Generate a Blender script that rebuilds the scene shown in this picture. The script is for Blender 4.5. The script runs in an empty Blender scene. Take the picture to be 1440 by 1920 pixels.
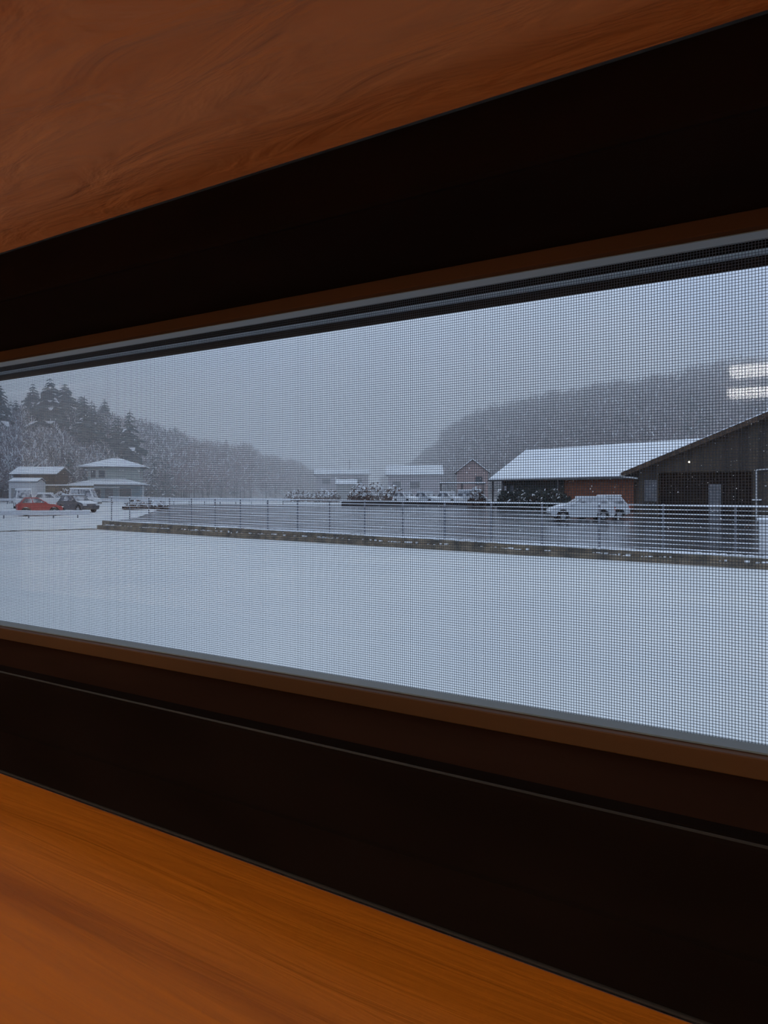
import bpy, bmesh, math, random
import numpy as np
from mathutils import Vector, Matrix

C = bpy.context.scene
COL = C.collection
R = math.radians
random.seed(7)
rng = np.random.default_rng(11)

# ------------------------------------------------------------------ camera, world, light, exposure
YAW = R(33.0)                       # the wall is seen at a slant: the view turns 33 degrees left of its normal
CAM_Z = 1.65
F = 1400.0                          # focal length in pixels of the 1440x1920 frame
cd = bpy.data.cameras.new('camera')
cd.sensor_fit = 'AUTO'
cd.sensor_width = 36.0
cd.lens = F / 1920.0 * 36.0
cd.shift_y = -30.0 / 1920.0
cd.clip_start = 0.02
cd.clip_end = 2000
cam = bpy.data.objects.new('camera', cd)
COL.objects.link(cam)
cam.location = (0, 0, CAM_Z)
cam.rotation_euler = (R(90), 0, YAW)
C.camera = cam

C.view_settings.view_transform = 'Standard'
C.view_settings.look = 'None'
C.view_settings.gamma = 1.0
C.view_settings.use_curve_mapping = False
C.view_settings.exposure = 0.0
C.cycles.use_denoising = True
C.cycles.max_bounces = 10
C.cycles.transparent_max_bounces = 32
C.cycles.volume_bounces = 3
C.cycles.sample_clamp_indirect = 4.0

SKY = (0.275, 0.385, 0.630)
SKY_PALE = (0.40, 0.485, 0.635)
SKY_ZENITH = (0.39, 0.465, 0.58)
SKY_STRENGTH = 1.84
w = bpy.data.worlds.new('overcast_sky')
C.world = w
w.use_nodes = True
nt = w.node_tree
nt.nodes.clear()
out = nt.nodes.new('ShaderNodeOutputWorld')
bg = nt.nodes.new('ShaderNodeBackground')
tc = nt.nodes.new('ShaderNodeTexCoord')
nz = nt.nodes.new('ShaderNodeTexNoise')
nz.inputs['Scale'].default_value = 3.2
nz.inputs['Detail'].default_value = 2.0
mr = nt.nodes.new('ShaderNodeMapRange')
mr.inputs['From Min'].default_value = 0.42
mr.inputs['From Max'].default_value = 0.66
mx = nt.nodes.new('ShaderNodeMix')
mx.data_type = 'RGBA'
mx.inputs[6].default_value = SKY + (1,)
mx.inputs[7].default_value = SKY_PALE + (1,)
nt.links.new(tc.outputs['Generated'], nz.inputs['Vector'])
nt.links.new(nz.outputs['Fac'], mr.inputs['Value'])
nt.links.new(mr.outputs['Result'], mx.inputs[0])
sx_ = nt.nodes.new('ShaderNodeSeparateXYZ')
zr = nt.nodes.new('ShaderNodeMapRange')
zr.inputs['From Min'].default_value = 0.10
zr.inputs['From Max'].default_value = 0.60
zm = nt.nodes.new('ShaderNodeMix')
zm.data_type = 'RGBA'
zm.inputs[7].default_value = SKY_ZENITH + (1,)
nt.links.new(tc.outputs['Generated'], sx_.inputs['Vector'])
nt.links.new(sx_.outputs['Z'], zr.inputs['Value'])
nt.links.new(zr.outputs['Result'], zm.inputs[0])
nt.links.new(mx.outputs[2], zm.inputs[6])
nt.links.new(zm.outputs[2], bg.inputs['Color'])
bg.inputs['Strength'].default_value = SKY_STRENGTH
nt.links.new(bg.outputs['Background'], out.inputs['Surface'])

FILL_CEILING_W = 13.0                   # unseen ceiling lamps added to light the window boards
FILL_FLOOR_W = 82.0                # unseen low lamp added to light the head board
TUBE_EMIT = 15.0                    # fluorescent tubes further back in the room
HAZE_DENSITY = 0.0072

# ------------------------------------------------------------------ coordinates
VF = Vector((-math.sin(YAW), math.cos(YAW), 0))      # into the view
VR = Vector((math.cos(YAW), math.sin(YAW), 0))       # to the right


def at(r, d, h=0.0):
    """r metres right of the view axis, d metres away, h above the yard"""
    p = VR * r + VF * d
    return Vector((p.x, p.y, h))


def px(x, d, h=0.0):
    return at((x - 720.0) / F * d, d, h)


def heading(dr, dd):
    p = VR * dr + VF * dd
    return math.atan2(p.y, p.x)


def hgt(y, d):
    """height of something seen on picture row y at distance d"""
    return CAM_Z + (930.0 - y) / F * d


def lerp(a, b, t):
    return a + (b - a) * t


def ground_h(d):
    pts = [(0, 0), (40, 0.0), (60, 0.2), (95, 0.62), (150, 0.8), (320, 1.3), (900, 2.0)]
    return float(np.interp(d, [p[0] for p in pts], [p[1] for p in pts]))


# ------------------------------------------------------------------ materials
M = {}


def mat(name, color, rough=0.7, var=0.0, scale=6.0, bump=0.0, bump_scale=40.0, color2=None, metal=0.0, spec=0.5,
        stretch=None, detail=4.0, emit=0.0, lo=0.35, hi=0.65, coord='Object'):
    m = bpy.data.materials.new(name)
    m.use_nodes = True
    t = m.node_tree
    b = t.nodes['Principled BSDF']
    b.inputs['Base Color'].default_value = tuple(color) + (1,)
    b.inputs['Roughness'].default_value = rough
    b.inputs['Metallic'].default_value = metal
    b.inputs['Specular IOR Level'].default_value = spec
    if emit:
        b.inputs['Emission Color'].default_value = tuple(color) + (1,)
        b.inputs['Emission Strength'].default_value = emit
    c = t.nodes.new('ShaderNodeTexCoord')
    mp = t.nodes.new('ShaderNodeMapping')
    t.links.new(c.outputs[coord], mp.inputs['Vector'])
    if stretch:
        mp.inputs['Scale'].default_value = stretch
    if color2 is None and var:
        color2 = [x * (1 - var) for x in color]
    if color2 is not None:
        n = t.nodes.new('ShaderNodeTexNoise')
        n.inputs['Scale'].default_value = scale
        n.inputs['Detail'].default_value = detail
        t.links.new(mp.outputs['Vector'], n.inputs['Vector'])
        r_ = t.nodes.new('ShaderNodeMapRange')
        r_.inputs['From Min'].default_value = lo
        r_.inputs['From Max'].default_value = hi
        t.links.new(n.outputs['Fac'], r_.inputs['Value'])
        x = t.nodes.new('ShaderNodeMix')
        x.data_type = 'RGBA'
        x.inputs[6].default_value = tuple(color) + (1,)
        x.inputs[7].default_value = tuple(color2) + (1,)
        t.links.new(r_.outputs['Result'], x.inputs[0])
        t.links.new(x.outputs[2], b.inputs['Base Color'])
    if bump:
        n2 = t.nodes.new('ShaderNodeTexNoise')
        n2.inputs['Scale'].default_value = bump_scale
        n2.inputs['Detail'].default_value = 5.0
        t.links.new(mp.outputs['Vector'], n2.inputs['Vector'])
        bp = t.nodes.new('ShaderNodeBump')
        bp.inputs['Strength'].default_value = bump
        bp.inputs['Distance'].default_value = 0.01
        t.links.new(n2.outputs['Fac'], bp.inputs['Height'])
        t.links.new(bp.outputs['Normal'], b.inputs['Normal'])
    M[name] = m
    return m


def wood(name, c1, c2, rough, ring, bump, seed, spec=0.3, fibre=0.13, fine=(4.0, 60.0, 60.0)):
    """board wood with long grain along X"""
    m = bpy.data.materials.new(name)
    m.use_nodes = True
    t = m.node_tree
    b = t.nodes['Principled BSDF']
    b.inputs['Roughness'].default_value = rough
    b.inputs['Specular IOR Level'].default_value = spec
    c = t.nodes.new('ShaderNodeTexCoord')
    mp = t.nodes.new('ShaderNodeMapping')
    mp.inputs['Scale'].default_value = (1.0, 14.0, 14.0)
    mp.inputs['Location'].default_value = (seed, seed * 1.7, 0)
    t.links.new(c.outputs['Object'], mp.inputs['Vector'])
    n1 = t.nodes.new('ShaderNodeTexNoise')
    n1.inputs['Scale'].default_value = 1.7
    n1.inputs['Detail'].default_value = 3.0
    n1.inputs['Distortion'].default_value = 0.6
    t.links.new(mp.outputs['Vector'], n1.inputs['Vector'])
    r1 = t.nodes.new('ShaderNodeMapRange')
    r1.inputs['From Min'].default_value = 0.38
    r1.inputs['From Max'].default_value = 0.62
    t.links.new(n1.outputs['Fac'], r1.inputs['Value'])
    x = t.nodes.new('ShaderNodeMix')
    x.data_type = 'RGBA'
    x.inputs[6].default_value = tuple(c1) + (1,)
    x.inputs[7].default_value = tuple(c2) + (1,)
    t.links.new(r1.outputs['Result'], x.inputs[0])
    # fine fibres
    mp2 = t.nodes.new('ShaderNodeMapping')
    mp2.inputs['Scale'].default_value = fine
    t.links.new(c.outputs['Object'], mp2.inputs['Vector'])
    n2 = t.nodes.new('ShaderNodeTexNoise')
    n2.inputs['Scale'].default_value = ring
    n2.inputs['Detail'].default_value = 4.0
    n2.inputs['Distortion'].default_value = 0.8
    t.links.new(mp2.outputs['Vector'], n2.inputs['Vector'])
    r2 = t.nodes.new('ShaderNodeMapRange')
    r2.inputs['To Min'].default_value = 1 - fibre
    r2.inputs['To Max'].default_value = 1 + fibre
    t.links.new(n2.outputs['Fac'], r2.inputs['Value'])
    v = t.nodes.new('ShaderNodeVectorMath')
    v.operation = 'SCALE'
    t.links.new(x.outputs[2], v.inputs[0])
    t.links.new(r2.outputs['Result'], v.inputs['Scale'])
    t.links.new(v.outputs['Vector'], b.inputs['Base Color'])
    bp = t.nodes.new('ShaderNodeBump')
    bp.inputs['Strength'].default_value = bump
    bp.inputs['Distance'].default_value = 0.004
    t.links.new(n2.outputs['Fac'], bp.inputs['Height'])
    t.links.new(bp.outputs['Normal'], b.inputs['Normal'])
    M[name] = m
    return m


def boards(name, c1, c2, width, rough=0.8):
    """vertical board cladding: stripes along local X (and Y)"""
    m = bpy.data.materials.new(name)
    m.use_nodes = True
    t = m.node_tree
    b = t.nodes['Principled BSDF']
    b.inputs['Roughness'].default_value = rough
    c = t.nodes.new('ShaderNodeTexCoord')
    mp = t.nodes.new('ShaderNodeMapping')
    mp.inputs['Scale'].default_value = (1 / width, 1 / width, 0.15)
    t.links.new(c.outputs['Object'], mp.inputs['Vector'])
    n = t.nodes.new('ShaderNodeTexNoise')
    n.inputs['Scale'].default_value = 1.0
    n.inputs['Detail'].default_value = 2.0
    t.links.new(mp.outputs['Vector'], n.inputs['Vector'])
    r_ = t.nodes.new('ShaderNodeMapRange')
    r_.inputs['From Min'].default_value = 0.38
    r_.inputs['From Max'].default_value = 0.62
    t.links.new(n.outputs['Fac'], r_.inputs['Value'])
    x = t.nodes.new('ShaderNodeMix')
    x.data_type = 'RGBA'
    x.inputs[6].default_value = tuple(c1) + (1,)
    x.inputs[7].default_value = tuple(c2) + (1,)
    t.links.new(r_.outputs['Result'], x.inputs[0])
    t.links.new(x.outputs[2], b.inputs['Base Color'])
    M[name] = m
    return m


wood('sill_wood', (0.55, 0.156, 0.0090), (0.36, 0.094, 0.0055), 0.55, 1.6, 0.25, 3.1, fibre=0.05)
wood('head_wood', (0.42, 0.172, 0.056), (0.35, 0.126, 0.032), 0.75, 1.0, 1.0, 8.4, fibre=0.05, fine=(13.0, 42.0, 42.0))
wood('floor_wood', (0.50, 0.24, 0.09), (0.36, 0.16, 0.05), 0.45, 1.2, 0.1, 1.0)
mat('plaster', (0.62, 0.56, 0.47), 0.9, var=0.08, bump=0.2)
mat('ceiling_board', (0.70, 0.66, 0.58), 0.9, var=0.05)
mat('dark_bronze', (0.0110, 0.0066, 0.0050), 0.80, var=0.25, scale=30, spec=0.0, stretch=(0.3, 1, 1))
mat('ledge_brown', (0.030, 0.0125, 0.0070), 0.8, var=0.25, scale=20, spec=0.0, stretch=(0.3, 1, 1))  # paler than the frame: light on the upturned face is in the colour
mat('head_track_brown', (0.080, 0.034, 0.0150), 0.7, var=0.25, scale=14, stretch=(0.3, 1, 1), spec=0.0)  # track brown toned down, shade under the head painted in
mat('lip_bronze', (0.026, 0.022, 0.019), 0.6, var=0.3, scale=20, stretch=(0.3, 1, 1), spec=0.2)  # lighter bronze that paints a highlight along thin edges
mat('white_bead', (0.66, 0.80, 0.88), 0.5, var=0.1)  # bluish tint puts daylight into the strip's colour
mat('track_brown', (0.100, 0.038, 0.0100), 0.6, var=0.25, scale=14, stretch=(0.3, 1, 1), spec=0.2)  # lighter than the frame, room light on this strip painted in
mat('black_gasket', (0.006, 0.006, 0.008), 0.7, var=0.2, spec=0.2)
mat('sash_dark', (0.020, 0.021, 0.026), 0.6, var=0.5, scale=20, spec=0.3)
mat('aluminium', (0.17, 0.20, 0.21), 0.5, metal=0.0, var=0.12)
mat('screen_fibre', (0.085, 0.108, 0.150), 0.8, var=0.1, spec=0.1)
mat('snow', (0.87, 0.89, 0.92), 0.85, color2=(0.80, 0.83, 0.88), scale=0.6, bump=0.5, bump_scale=5.0, spec=0.15)
mat('yard_snow', (0.74, 0.75, 0.75), 0.85, color2=(0.68, 0.70, 0.72), scale=0.35, bump=0.6, bump_scale=3.0, spec=0.12)
mat('far_snow', (0.84, 0.86, 0.90), 0.9, color2=(0.60, 0.62, 0.66), scale=0.10, spec=0.1, lo=0.45, hi=0.75)
mat('asphalt', (0.034, 0.037, 0.046), 0.16, color2=(0.42, 0.44, 0.48), scale=0.55, stretch=(0.35, 1.6, 1), lo=0.55, hi=0.85, detail=7, bump=0.05, bump_scale=60)
mat('mossy_concrete', (0.235, 0.185, 0.130), 0.9, color2=(0.075, 0.070, 0.060), scale=2.2, bump=0.8, bump_scale=14, detail=8)
mat('galvanised', (0.16, 0.17, 0.20), 0.5, var=0.15)
mat('rail_steel', (0.70, 0.72, 0.76), 0.5, var=0.15)
mat('tyre', (0.015, 0.015, 0.017), 0.8, var=0.2)
mat('hub', (0.35, 0.36, 0.38), 0.4, metal=0.6, var=0.1)
mat('car_glass', (0.07, 0.08, 0.10), 0.3, color2=(0.50, 0.52, 0.56), scale=2.2, lo=0.40, hi=0.58)
mat('silver_paint', (0.60, 0.63, 0.67), 0.35, var=0.06)
mat('white_paint', (0.72, 0.73, 0.75), 0.4, var=0.06)
mat('dark_paint', (0.05, 0.055, 0.07), 0.35, var=0.1)
mat('red_paint', (0.42, 0.035, 0.03), 0.4, var=0.1)
mat('amber_lens', (0.5, 0.05, 0.03), 0.3, var=0.05)
mat('clear_lens', (0.75, 0.77, 0.80), 0.2, var=0.05)
boards('barn_boards', (0.060, 0.048, 0.036), (0.026, 0.022, 0.019), 0.30)
boards('brown_boards', (0.085, 0.052, 0.032), (0.045, 0.028, 0.018), 0.25)
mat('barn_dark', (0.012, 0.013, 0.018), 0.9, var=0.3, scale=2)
mat('fascia_grey', (0.10, 0.105, 0.11), 0.7, var=0.2)
mat('pale_board', (0.16, 0.17, 0.19), 0.7, var=0.3, scale=3)
mat('pvc_white', (0.55, 0.56, 0.57), 0.5, var=0.1)
mat('brick_red', (0.28, 0.105, 0.062), 0.9, color2=(0.20, 0.07, 0.04), scale=3)
mat('hedge_green', (0.018, 0.030, 0.030), 0.9, color2=(0.035, 0.050, 0.046), scale=1.5)
mat('hedge_brown', (0.10, 0.065, 0.055), 0.9, color2=(0.16, 0.11, 0.10), scale=1.5)
mat('grey_wall', (0.30, 0.31, 0.31), 0.9, var=0.15)
mat('green_wall', (0.34, 0.38, 0.36), 0.9, var=0.10)
mat('teal_wall', (0.22, 0.31, 0.35), 0.9, var=0.12)
mat('pink_wall', (0.36, 0.27, 0.26), 0.9, var=0.15)
mat('mauve_wall', (0.36, 0.33, 0.36), 0.9, var=0.15)
mat('white_wall', (0.55, 0.56, 0.58), 0.9, var=0.12)
mat('dark_pane', (0.04, 0.045, 0.055), 0.2, var=0.1)
mat('roof_tile', (0.09, 0.09, 0.10), 0.8, var=0.2)
mat('bark', (0.085, 0.065, 0.055), 0.9, var=0.4, scale=4)
mat('conifer', (0.065, 0.095, 0.095), 0.9, color2=(0.12, 0.15, 0.145), scale=0.8)
mat('bare_twigs', (0.215, 0.185, 0.200), 0.9, color2=(0.32, 0.285, 0.30), scale=0.35)
mat('bare_twigs_red', (0.29, 0.195, 0.195), 0.9, color2=(0.36, 0.27, 0.27), scale=0.3)
mat('hill_floor', (0.24, 0.20, 0.19), 0.95, color2=(0.52, 0.51, 0.52), scale=0.22, detail=8)
mat('flake', (0.92, 0.93, 0.95), 0.9, var=0.02)
mat('lamp_glow', (1.0, 0.66, 0.34), 0.5, emit=3.0)
mat('tube_glow', (1.0, 0.97, 0.92), 0.5, emit=TUBE_EMIT)
mat('white_metal', (0.75, 0.75, 0.73), 0.5, var=0.04)
mat('yard_lamp_glow', (1.0, 0.86, 0.62), 0.5, emit=9.0)

wb_ = M['white_bead'].node_tree
tl_ = wb_.nodes.new('ShaderNodeBsdfTranslucent')       # a milky strip that lets daylight through
tl_.inputs['Color'].default_value = (0.90, 0.94, 0.96, 1)
mb_ = wb_.nodes.new('ShaderNodeMixShader')
mb_.inputs['Fac'].default_value = 0.96
wb_.links.new(wb_.nodes['Principled BSDF'].outputs['BSDF'], mb_.inputs[1])
wb_.links.new(tl_.outputs['BSDF'], mb_.inputs[2])
wb_.links.new(mb_.outputs['Shader'], wb_.nodes['Material Output'].inputs['Surface'])

gm = bpy.data.materials.new('window_glass')
gm.use_nodes = True
t = gm.node_tree
t.nodes.clear()
o_ = t.nodes.new('ShaderNodeOutputMaterial')
tr = t.nodes.new('ShaderNodeBsdfTransparent')
tr.inputs['Color'].default_value = (0.965, 0.975, 0.970, 1)
gl = t.nodes.new('ShaderNodeBsdfGlossy')
gl.inputs['Roughness'].default_value = 0.03
fr = t.nodes.new('ShaderNodeFresnel')
fr.inputs['IOR'].default_value = 1.75
ms = t.nodes.new('ShaderNodeMixShader')
t.links.new(fr.outputs['Fac'], ms.inputs['Fac'])
t.links.new(tr.outputs['BSDF'], ms.inputs[1])
t.links.new(gl.outputs['BSDF'], ms.inputs[2])
t.links.new(ms.outputs['Shader'], o_.inputs['Surface'])
M['window_glass'] = gm

hm = bpy.data.materials.new('snow_haze')
hm.use_nodes = True
t = hm.node_tree
t.nodes.clear()
o_ = t.nodes.new('ShaderNodeOutputMaterial')
vs = t.nodes.new('ShaderNodeVolumeScatter')
vs.inputs['Color'].default_value = (0.97, 0.98, 1.0, 1)
vs.inputs['Density'].default_value = HAZE_DENSITY
vs.inputs['Anisotropy'].default_value = 0.0
t.links.new(vs.outputs['Volume'], o_.inputs['Volume'])
M['snow_haze'] = hm


# ------------------------------------------------------------------ mesh collector
class MB:
    def __init__(self):
        self.v, self.f, self.mi = [], [], []

    def add(self, verts, faces, mi=0):
        n = len(self.v)
        self.v += [tuple(p) for p in verts]
        self.f += [tuple(i + n for i in f) for f in faces]
        self.mi += [mi] * len(faces)
        return self

    def box(self, x0, x1, y0, y1, z0, z1, mi=0):
        v = [(x0, y0, z0), (x1, y0, z0), (x1, y1, z0), (x0, y1, z0), (x0, y0, z1), (x1, y0, z1), (x1, y1, z1), (x0, y1, z1)]
        f = [(3, 2, 1, 0), (4, 5, 6, 7), (0, 1, 5, 4), (1, 2, 6, 5), (2, 3, 7, 6), (3, 0, 4, 7)]
        return self.add(v, f, mi)

    def prism(self, poly, axis, a, b, mi=0):
        """polygon (u, v) swept along an axis from a to b. axis x: (y,z); y: (x,z); z: (x,y)"""
        def P(u, v_, s):
            return {'x': (s, u, v_), 'y': (u, s, v_), 'z': (u, v_, s)}[axis]
        n = len(poly)
        v = [P(u, q, a) for u, q in poly] + [P(u, q, b) for u, q in poly]
        f = [tuple(range(n))[::-1], tuple(range(n, 2 * n))]
        f += [(i, (i + 1) % n, n + (i + 1) % n, n + i) for i in range(n)]
        return self.add(v, f, mi)

    def tube(self, p, q, r0, r1=None, n=6, mi=0, caps=True):
        p, q = Vector(p), Vector(q)
        r1 = r0 if r1 is None else r1
        d = (q - p).normalized()
        a = d.orthogonal().normalized()
        b = d.cross(a)
        v = []
        for c, r_ in ((p, r0), (q, r1)):
            for i in range(n):
                g = 2 * math.pi * i / n
                v.append(c + a * (r_ * math.cos(g)) + b * (r_ * math.sin(g)))
        f = [(i, (i + 1) % n, n + (i + 1) % n, n + i) for i in range(n)]
        if caps:
            f += [tuple(range(n))[::-1], tuple(range(n, 2 * n))]
        return self.add(v, f, mi)

    def build(self, name, m, parent=None, bevel=0.0, smooth=False):
        me = bpy.data.meshes.new(name)
        me.from_pydata(self.v, [], self.f)
        ms_ = m if isinstance(m, (list, tuple)) else [m]
        for k in ms_:
            me.materials.append(M[k])
        if len(ms_) > 1:
            me.polygons.foreach_set('material_index', self.mi)
        bm = bmesh.new()
        bm.from_mesh(me)
        bmesh.ops.recalc_face_normals(bm, faces=bm.faces)
        bm.to_mesh(me)
        bm.free()
        if smooth:
            me.polygons.foreach_set('use_smooth', [True] * len(me.polygons))
        me.update()
        o = bpy.data.objects.new(name, me)
        COL.objects.link(o)
        if parent:
            o.parent = parent
        if bevel:
            bv = o.modifiers.new('bevel', 'BEVEL')
            bv.width = bevel
            bv.segments = 2
            bv.limit_method = 'ANGLE'
        return o


def np_mesh(name, V, Fq, m, parent=None, mi=None):
    """V (n,3), Fq (k,4) quads or (k,3) triangles"""
    me = bpy.data.meshes.new(name)
    k = Fq.shape[1]
    me.vertices.add(len(V))
    me.vertices.foreach_set('co', np.ascontiguousarray(V, dtype=np.float32).ravel())
    me.loops.add(len(Fq) * k)
    me.loops.foreach_set('vertex_index', np.ascontiguousarray(Fq, dtype=np.int32).ravel())
    me.polygons.add(len(Fq))
    me.polygons.foreach_set('loop_start', np.arange(0, len(Fq) * k, k, dtype=np.int32))
    try:
        me.polygons.foreach_set('loop_total', np.full(len(Fq), k, dtype=np.int32))
    except Exception:
        pass
    ms_ = m if isinstance(m, (list, tuple)) else [m]
    for q in ms_:
        me.materials.append(M[q])
    if mi is not None:
        me.polygons.foreach_set('material_index', np.ascontiguousarray(mi, dtype=np.int32))
    me.update(calc_edges=True)
    me.validate()
    o = bpy.data.objects.new(name, me)
    COL.objects.link(o)
    if parent:
        o.parent = parent
    return o


def tag(o, label=None, cat=None, group=None, kind=None):
    if label:
        o['label'] = label
    if cat:
        o['category'] = cat
    if group:
        o['group'] = group
    if kind:
        o['kind'] = kind
    return o


def thing(name, label, cat, loc=(0, 0, 0), rz=0.0, group=None, kind=None):
    o = bpy.data.objects.new(name, None)
    o.empty_display_size = 0.1
    COL.objects.link(o)
    o.location = loc
    o.rotation_euler = (0, 0, rz)
    return tag(o, label, cat, group, kind)


def copy_tree(o, parent=None):
    c = o.copy()
    COL.objects.link(c)
    c.parent = parent
    for ch in [x for x in bpy.data.objects if x.parent == o]:
        copy_tree(ch, c)
    return c


# ------------------------------------------------------------------ the room and its slit window
WX0, WX1 = -1.36, 0.56              # clear opening between the jamb boards
Z = CAM_Z
HEAD, SILL = Z + 0.169, Z - 0.193
FL, CEIL = 0.20, 2.55               # floor and ceiling of the room
RX0, RX1, RY0 = -3.6, 3.8, -7.6
WY0, WY1 = 0.07, 0.47               # wall thickness
TB = 0.025


def struct(name, mb, m, label, cat, **k):
    return tag(mb.build(name, m, **k), label, cat, kind='structure')


wall = MB()
wall.box(RX0, RX1, WY0, WY1, -0.3, SILL - TB).box(RX0, RX1, WY0, WY1, HEAD + TB, CEIL + 0.25)
wall.box(RX0, WX0 - TB, WY0, WY1, SILL - TB, HEAD + TB).box(WX1 + TB, RX1, WY0, WY1, SILL - TB, HEAD + TB)
struct('wall_front', wall, 'plaster', 'pale plaster wall that holds the long slit window', 'wall')
struct('wall_back', MB().box(RX0, RX1, RY0 - 0.15, RY0, FL, CEIL), 'plaster', 'pale plaster wall behind the viewer', 'wall')
struct('wall_left', MB().box(RX0 - 0.15, RX0, RY0 - 0.15, WY1, FL - 0.3, CEIL + 0.2), 'plaster', 'pale plaster side wall left of the window', 'wall')
struct('wall_right', MB().box(RX1, RX1 + 0.15, RY0 - 0.15, WY1, FL - 0.3, CEIL + 0.2), 'plaster', 'pale plaster side wall right of the window', 'wall')
struct('floor', MB().box(RX0, RX1, RY0, WY0, FL - 0.15, FL), 'floor_wood', 'brown wooden floor of the room', 'floor')
struct('ceiling', MB().box(RX0, RX1, RY0, WY0, CEIL, CEIL + 0.15), 'ceiling_board', 'pale ceiling of the room', 'ceiling')

RV0, RV1 = 0.045, 0.292              # the boards lining the reveal, front to back
struct('trim_head', MB().box(WX0 - TB, WX1 + TB, RV0, RV1, HEAD, HEAD + TB), 'head_wood',
       'rough brown wooden board lining the top of the window opening', 'window lining', bevel=0.002)
struct('trim_sill', MB().box(WX0 - TB, WX1 + TB, RV0, RV1, SILL - TB, SILL), 'sill_wood',
       'orange brown wooden sill board below the window', 'window sill', bevel=0.002)
struct('trim_left', MB().box(WX0 - TB, WX0, RV0, RV1, SILL, HEAD), 'sill_wood', 'wooden jamb board at the far end of the window', 'window lining')
struct('trim_right', MB().box(WX1, WX1 + TB, RV0, RV1, SILL, HEAD), 'sill_wood', 'wooden jamb board at the near end of the window', 'window lining')

win = thing('window_1', 'long dark brown slit window in the wooden reveal', 'window', (0, 0, 0), kind='structure')


def sweep(name, poly, m, bevel=0.0, x0=WX0, x1=WX1):
    return MB().prism([(y, Z + h) for y, h in poly], 'x', x0, x1).build(name, m, win, bevel)


# bottom member: bead against the sill, stepped face, raised lip, groove, ledge
sweep('bottom_frame', [(0.2925, -0.193), (0.2925, -0.1650), (0.2945, -0.1640), (0.2945, -0.1265), (0.2965, -0.1245), (0.2985, -0.1255),
                       (0.3000, -0.1370), (0.3080, -0.1370), (0.3100, -0.1290), (0.3660, -0.1255), (0.3900, -0.1255), (0.3900, -0.150), (0.4450, -0.150), (0.4450, -0.193)], 'dark_bronze')
sweep('ledge', [(0.3105, -0.1290), (0.3659, -0.1253), (0.3659, -0.1270), (0.3105, -0.1300)], 'ledge_brown')
sweep('lip_edge', [(0.2958, -0.1251), (0.2964, -0.1243), (0.2970, -0.1245), (0.2964, -0.1253)], 'lip_bronze')  # pale sliver standing in for the highlight on the lip
sweep('bead', [(0.2910, -0.1930), (0.2910, -0.1918), (0.2925, -0.1914), (0.2925, -0.1930)], 'lip_bronze', 0.0005)  # bead toned lighter to paint the highlight beside the sill
sweep('top_frame', [(0.2925, 0.169), (0.2925, 0.1385), (0.2945, 0.1375), (0.3000, 0.1390), (0.3660, 0.1270), (0.4450, 0.1270), (0.4450, 0.169)], 'dark_bronze')
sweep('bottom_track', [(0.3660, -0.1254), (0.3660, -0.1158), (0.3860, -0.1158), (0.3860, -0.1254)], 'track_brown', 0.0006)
sweep('top_track', [(0.3660, 0.1269), (0.3660, 0.1192), (0.3870, 0.1192), (0.3870, 0.1269)], 'head_track_brown', 0.0006)
sweep('gasket', [(0.4110, 0.1269), (0.4110, 0.1224), (0.4240, 0.1224), (0.4240, 0.1269)], 'black_gasket')
MB().add([(WX0, 0.4116, Z + 0.1191), (WX1, 0.4116, Z + 0.1191), (WX1, 0.4116, Z + 0.1223), (WX0, 0.4116, Z + 0.1223)], [(0, 1, 2, 3)]).build('glazing_strip', 'white_bead', win)
sash = sweep('sash_top_rail', [(0.4110, 0.1190), (0.4110, 0.1134), (0.4200, 0.1161), (0.4200, 0.1190)], 'sash_dark', 0.0008)
sweep('sash_bottom_rail', [(0.4105, -0.1500), (0.4105, -0.1450), (0.4440, -0.1450), (0.4440, -0.1500)], 'sash_dark')
for xa, xb in ((WX0, WX0 + 0.03), (WX1 - 0.03, WX1)):
    MB().box(xa, xb, 0.2945, 0.4445, Z - 0.125, Z + 0.136).build('side_frame', 'dark_bronze', win)
gb = MB()
gb.add([(WX0 + 0.03, 0.4330, Z - 0.1455), (WX1 - 0.03, 0.4330, Z - 0.1455), (WX1 - 0.03, 0.4330, Z + 0.1268), (WX0 + 0.03, 0.4330, Z + 0.1268)], [(0, 1, 2, 3)])
gb.build('pane', 'window_glass', win)

# insect screen: lift-out frame and woven net of real fibres
scr = thing('insect_screen', 'fine grey insect screen filling the slit window', 'insect screen', (0, 0.372, Z))
SX0, SX1, SZ0, SZ1 = WX0 + 0.031, WX1 - 0.031, -0.1148, 0.1186
fr_ = MB()
fr_.box(SX0, SX1, 0.0, 0.0130, SZ1, SZ1 + 0.0005)
fr_.box(SX0, SX1, 0.0, 0.0130, SZ0 - 0.0008, SZ0)
fr_.box(SX0 - 0.0005, SX0 + 0.006, 0.0, 0.0130, SZ0, SZ1).box(SX1 - 0.006, SX1 + 0.0005, 0.0, 0.0130, SZ0, SZ1)
fr_.build('screen_frame', 'aluminium', scr)
PITCH, RAD = 0.00141, 0.000128
vv, ff = [], []


def strand(p, q, a, b):
    n = len(vv)
    for c in (p, q):
        for s, u in ((1, 0), (0, 1), (-1, 0), (0, -1)):
            vv.append((c[0] + a[0] * s * RAD + b[0] * u * RAD, c[1] + a[1] * s * RAD + b[1] * u * RAD, c[2] + a[2] * s * RAD + b[2] * u * RAD))
    for i in range(4):
        ff.append((n + i, n + (i + 1) % 4, n + 4 + (i + 1) % 4, n + 4 + i))


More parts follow.
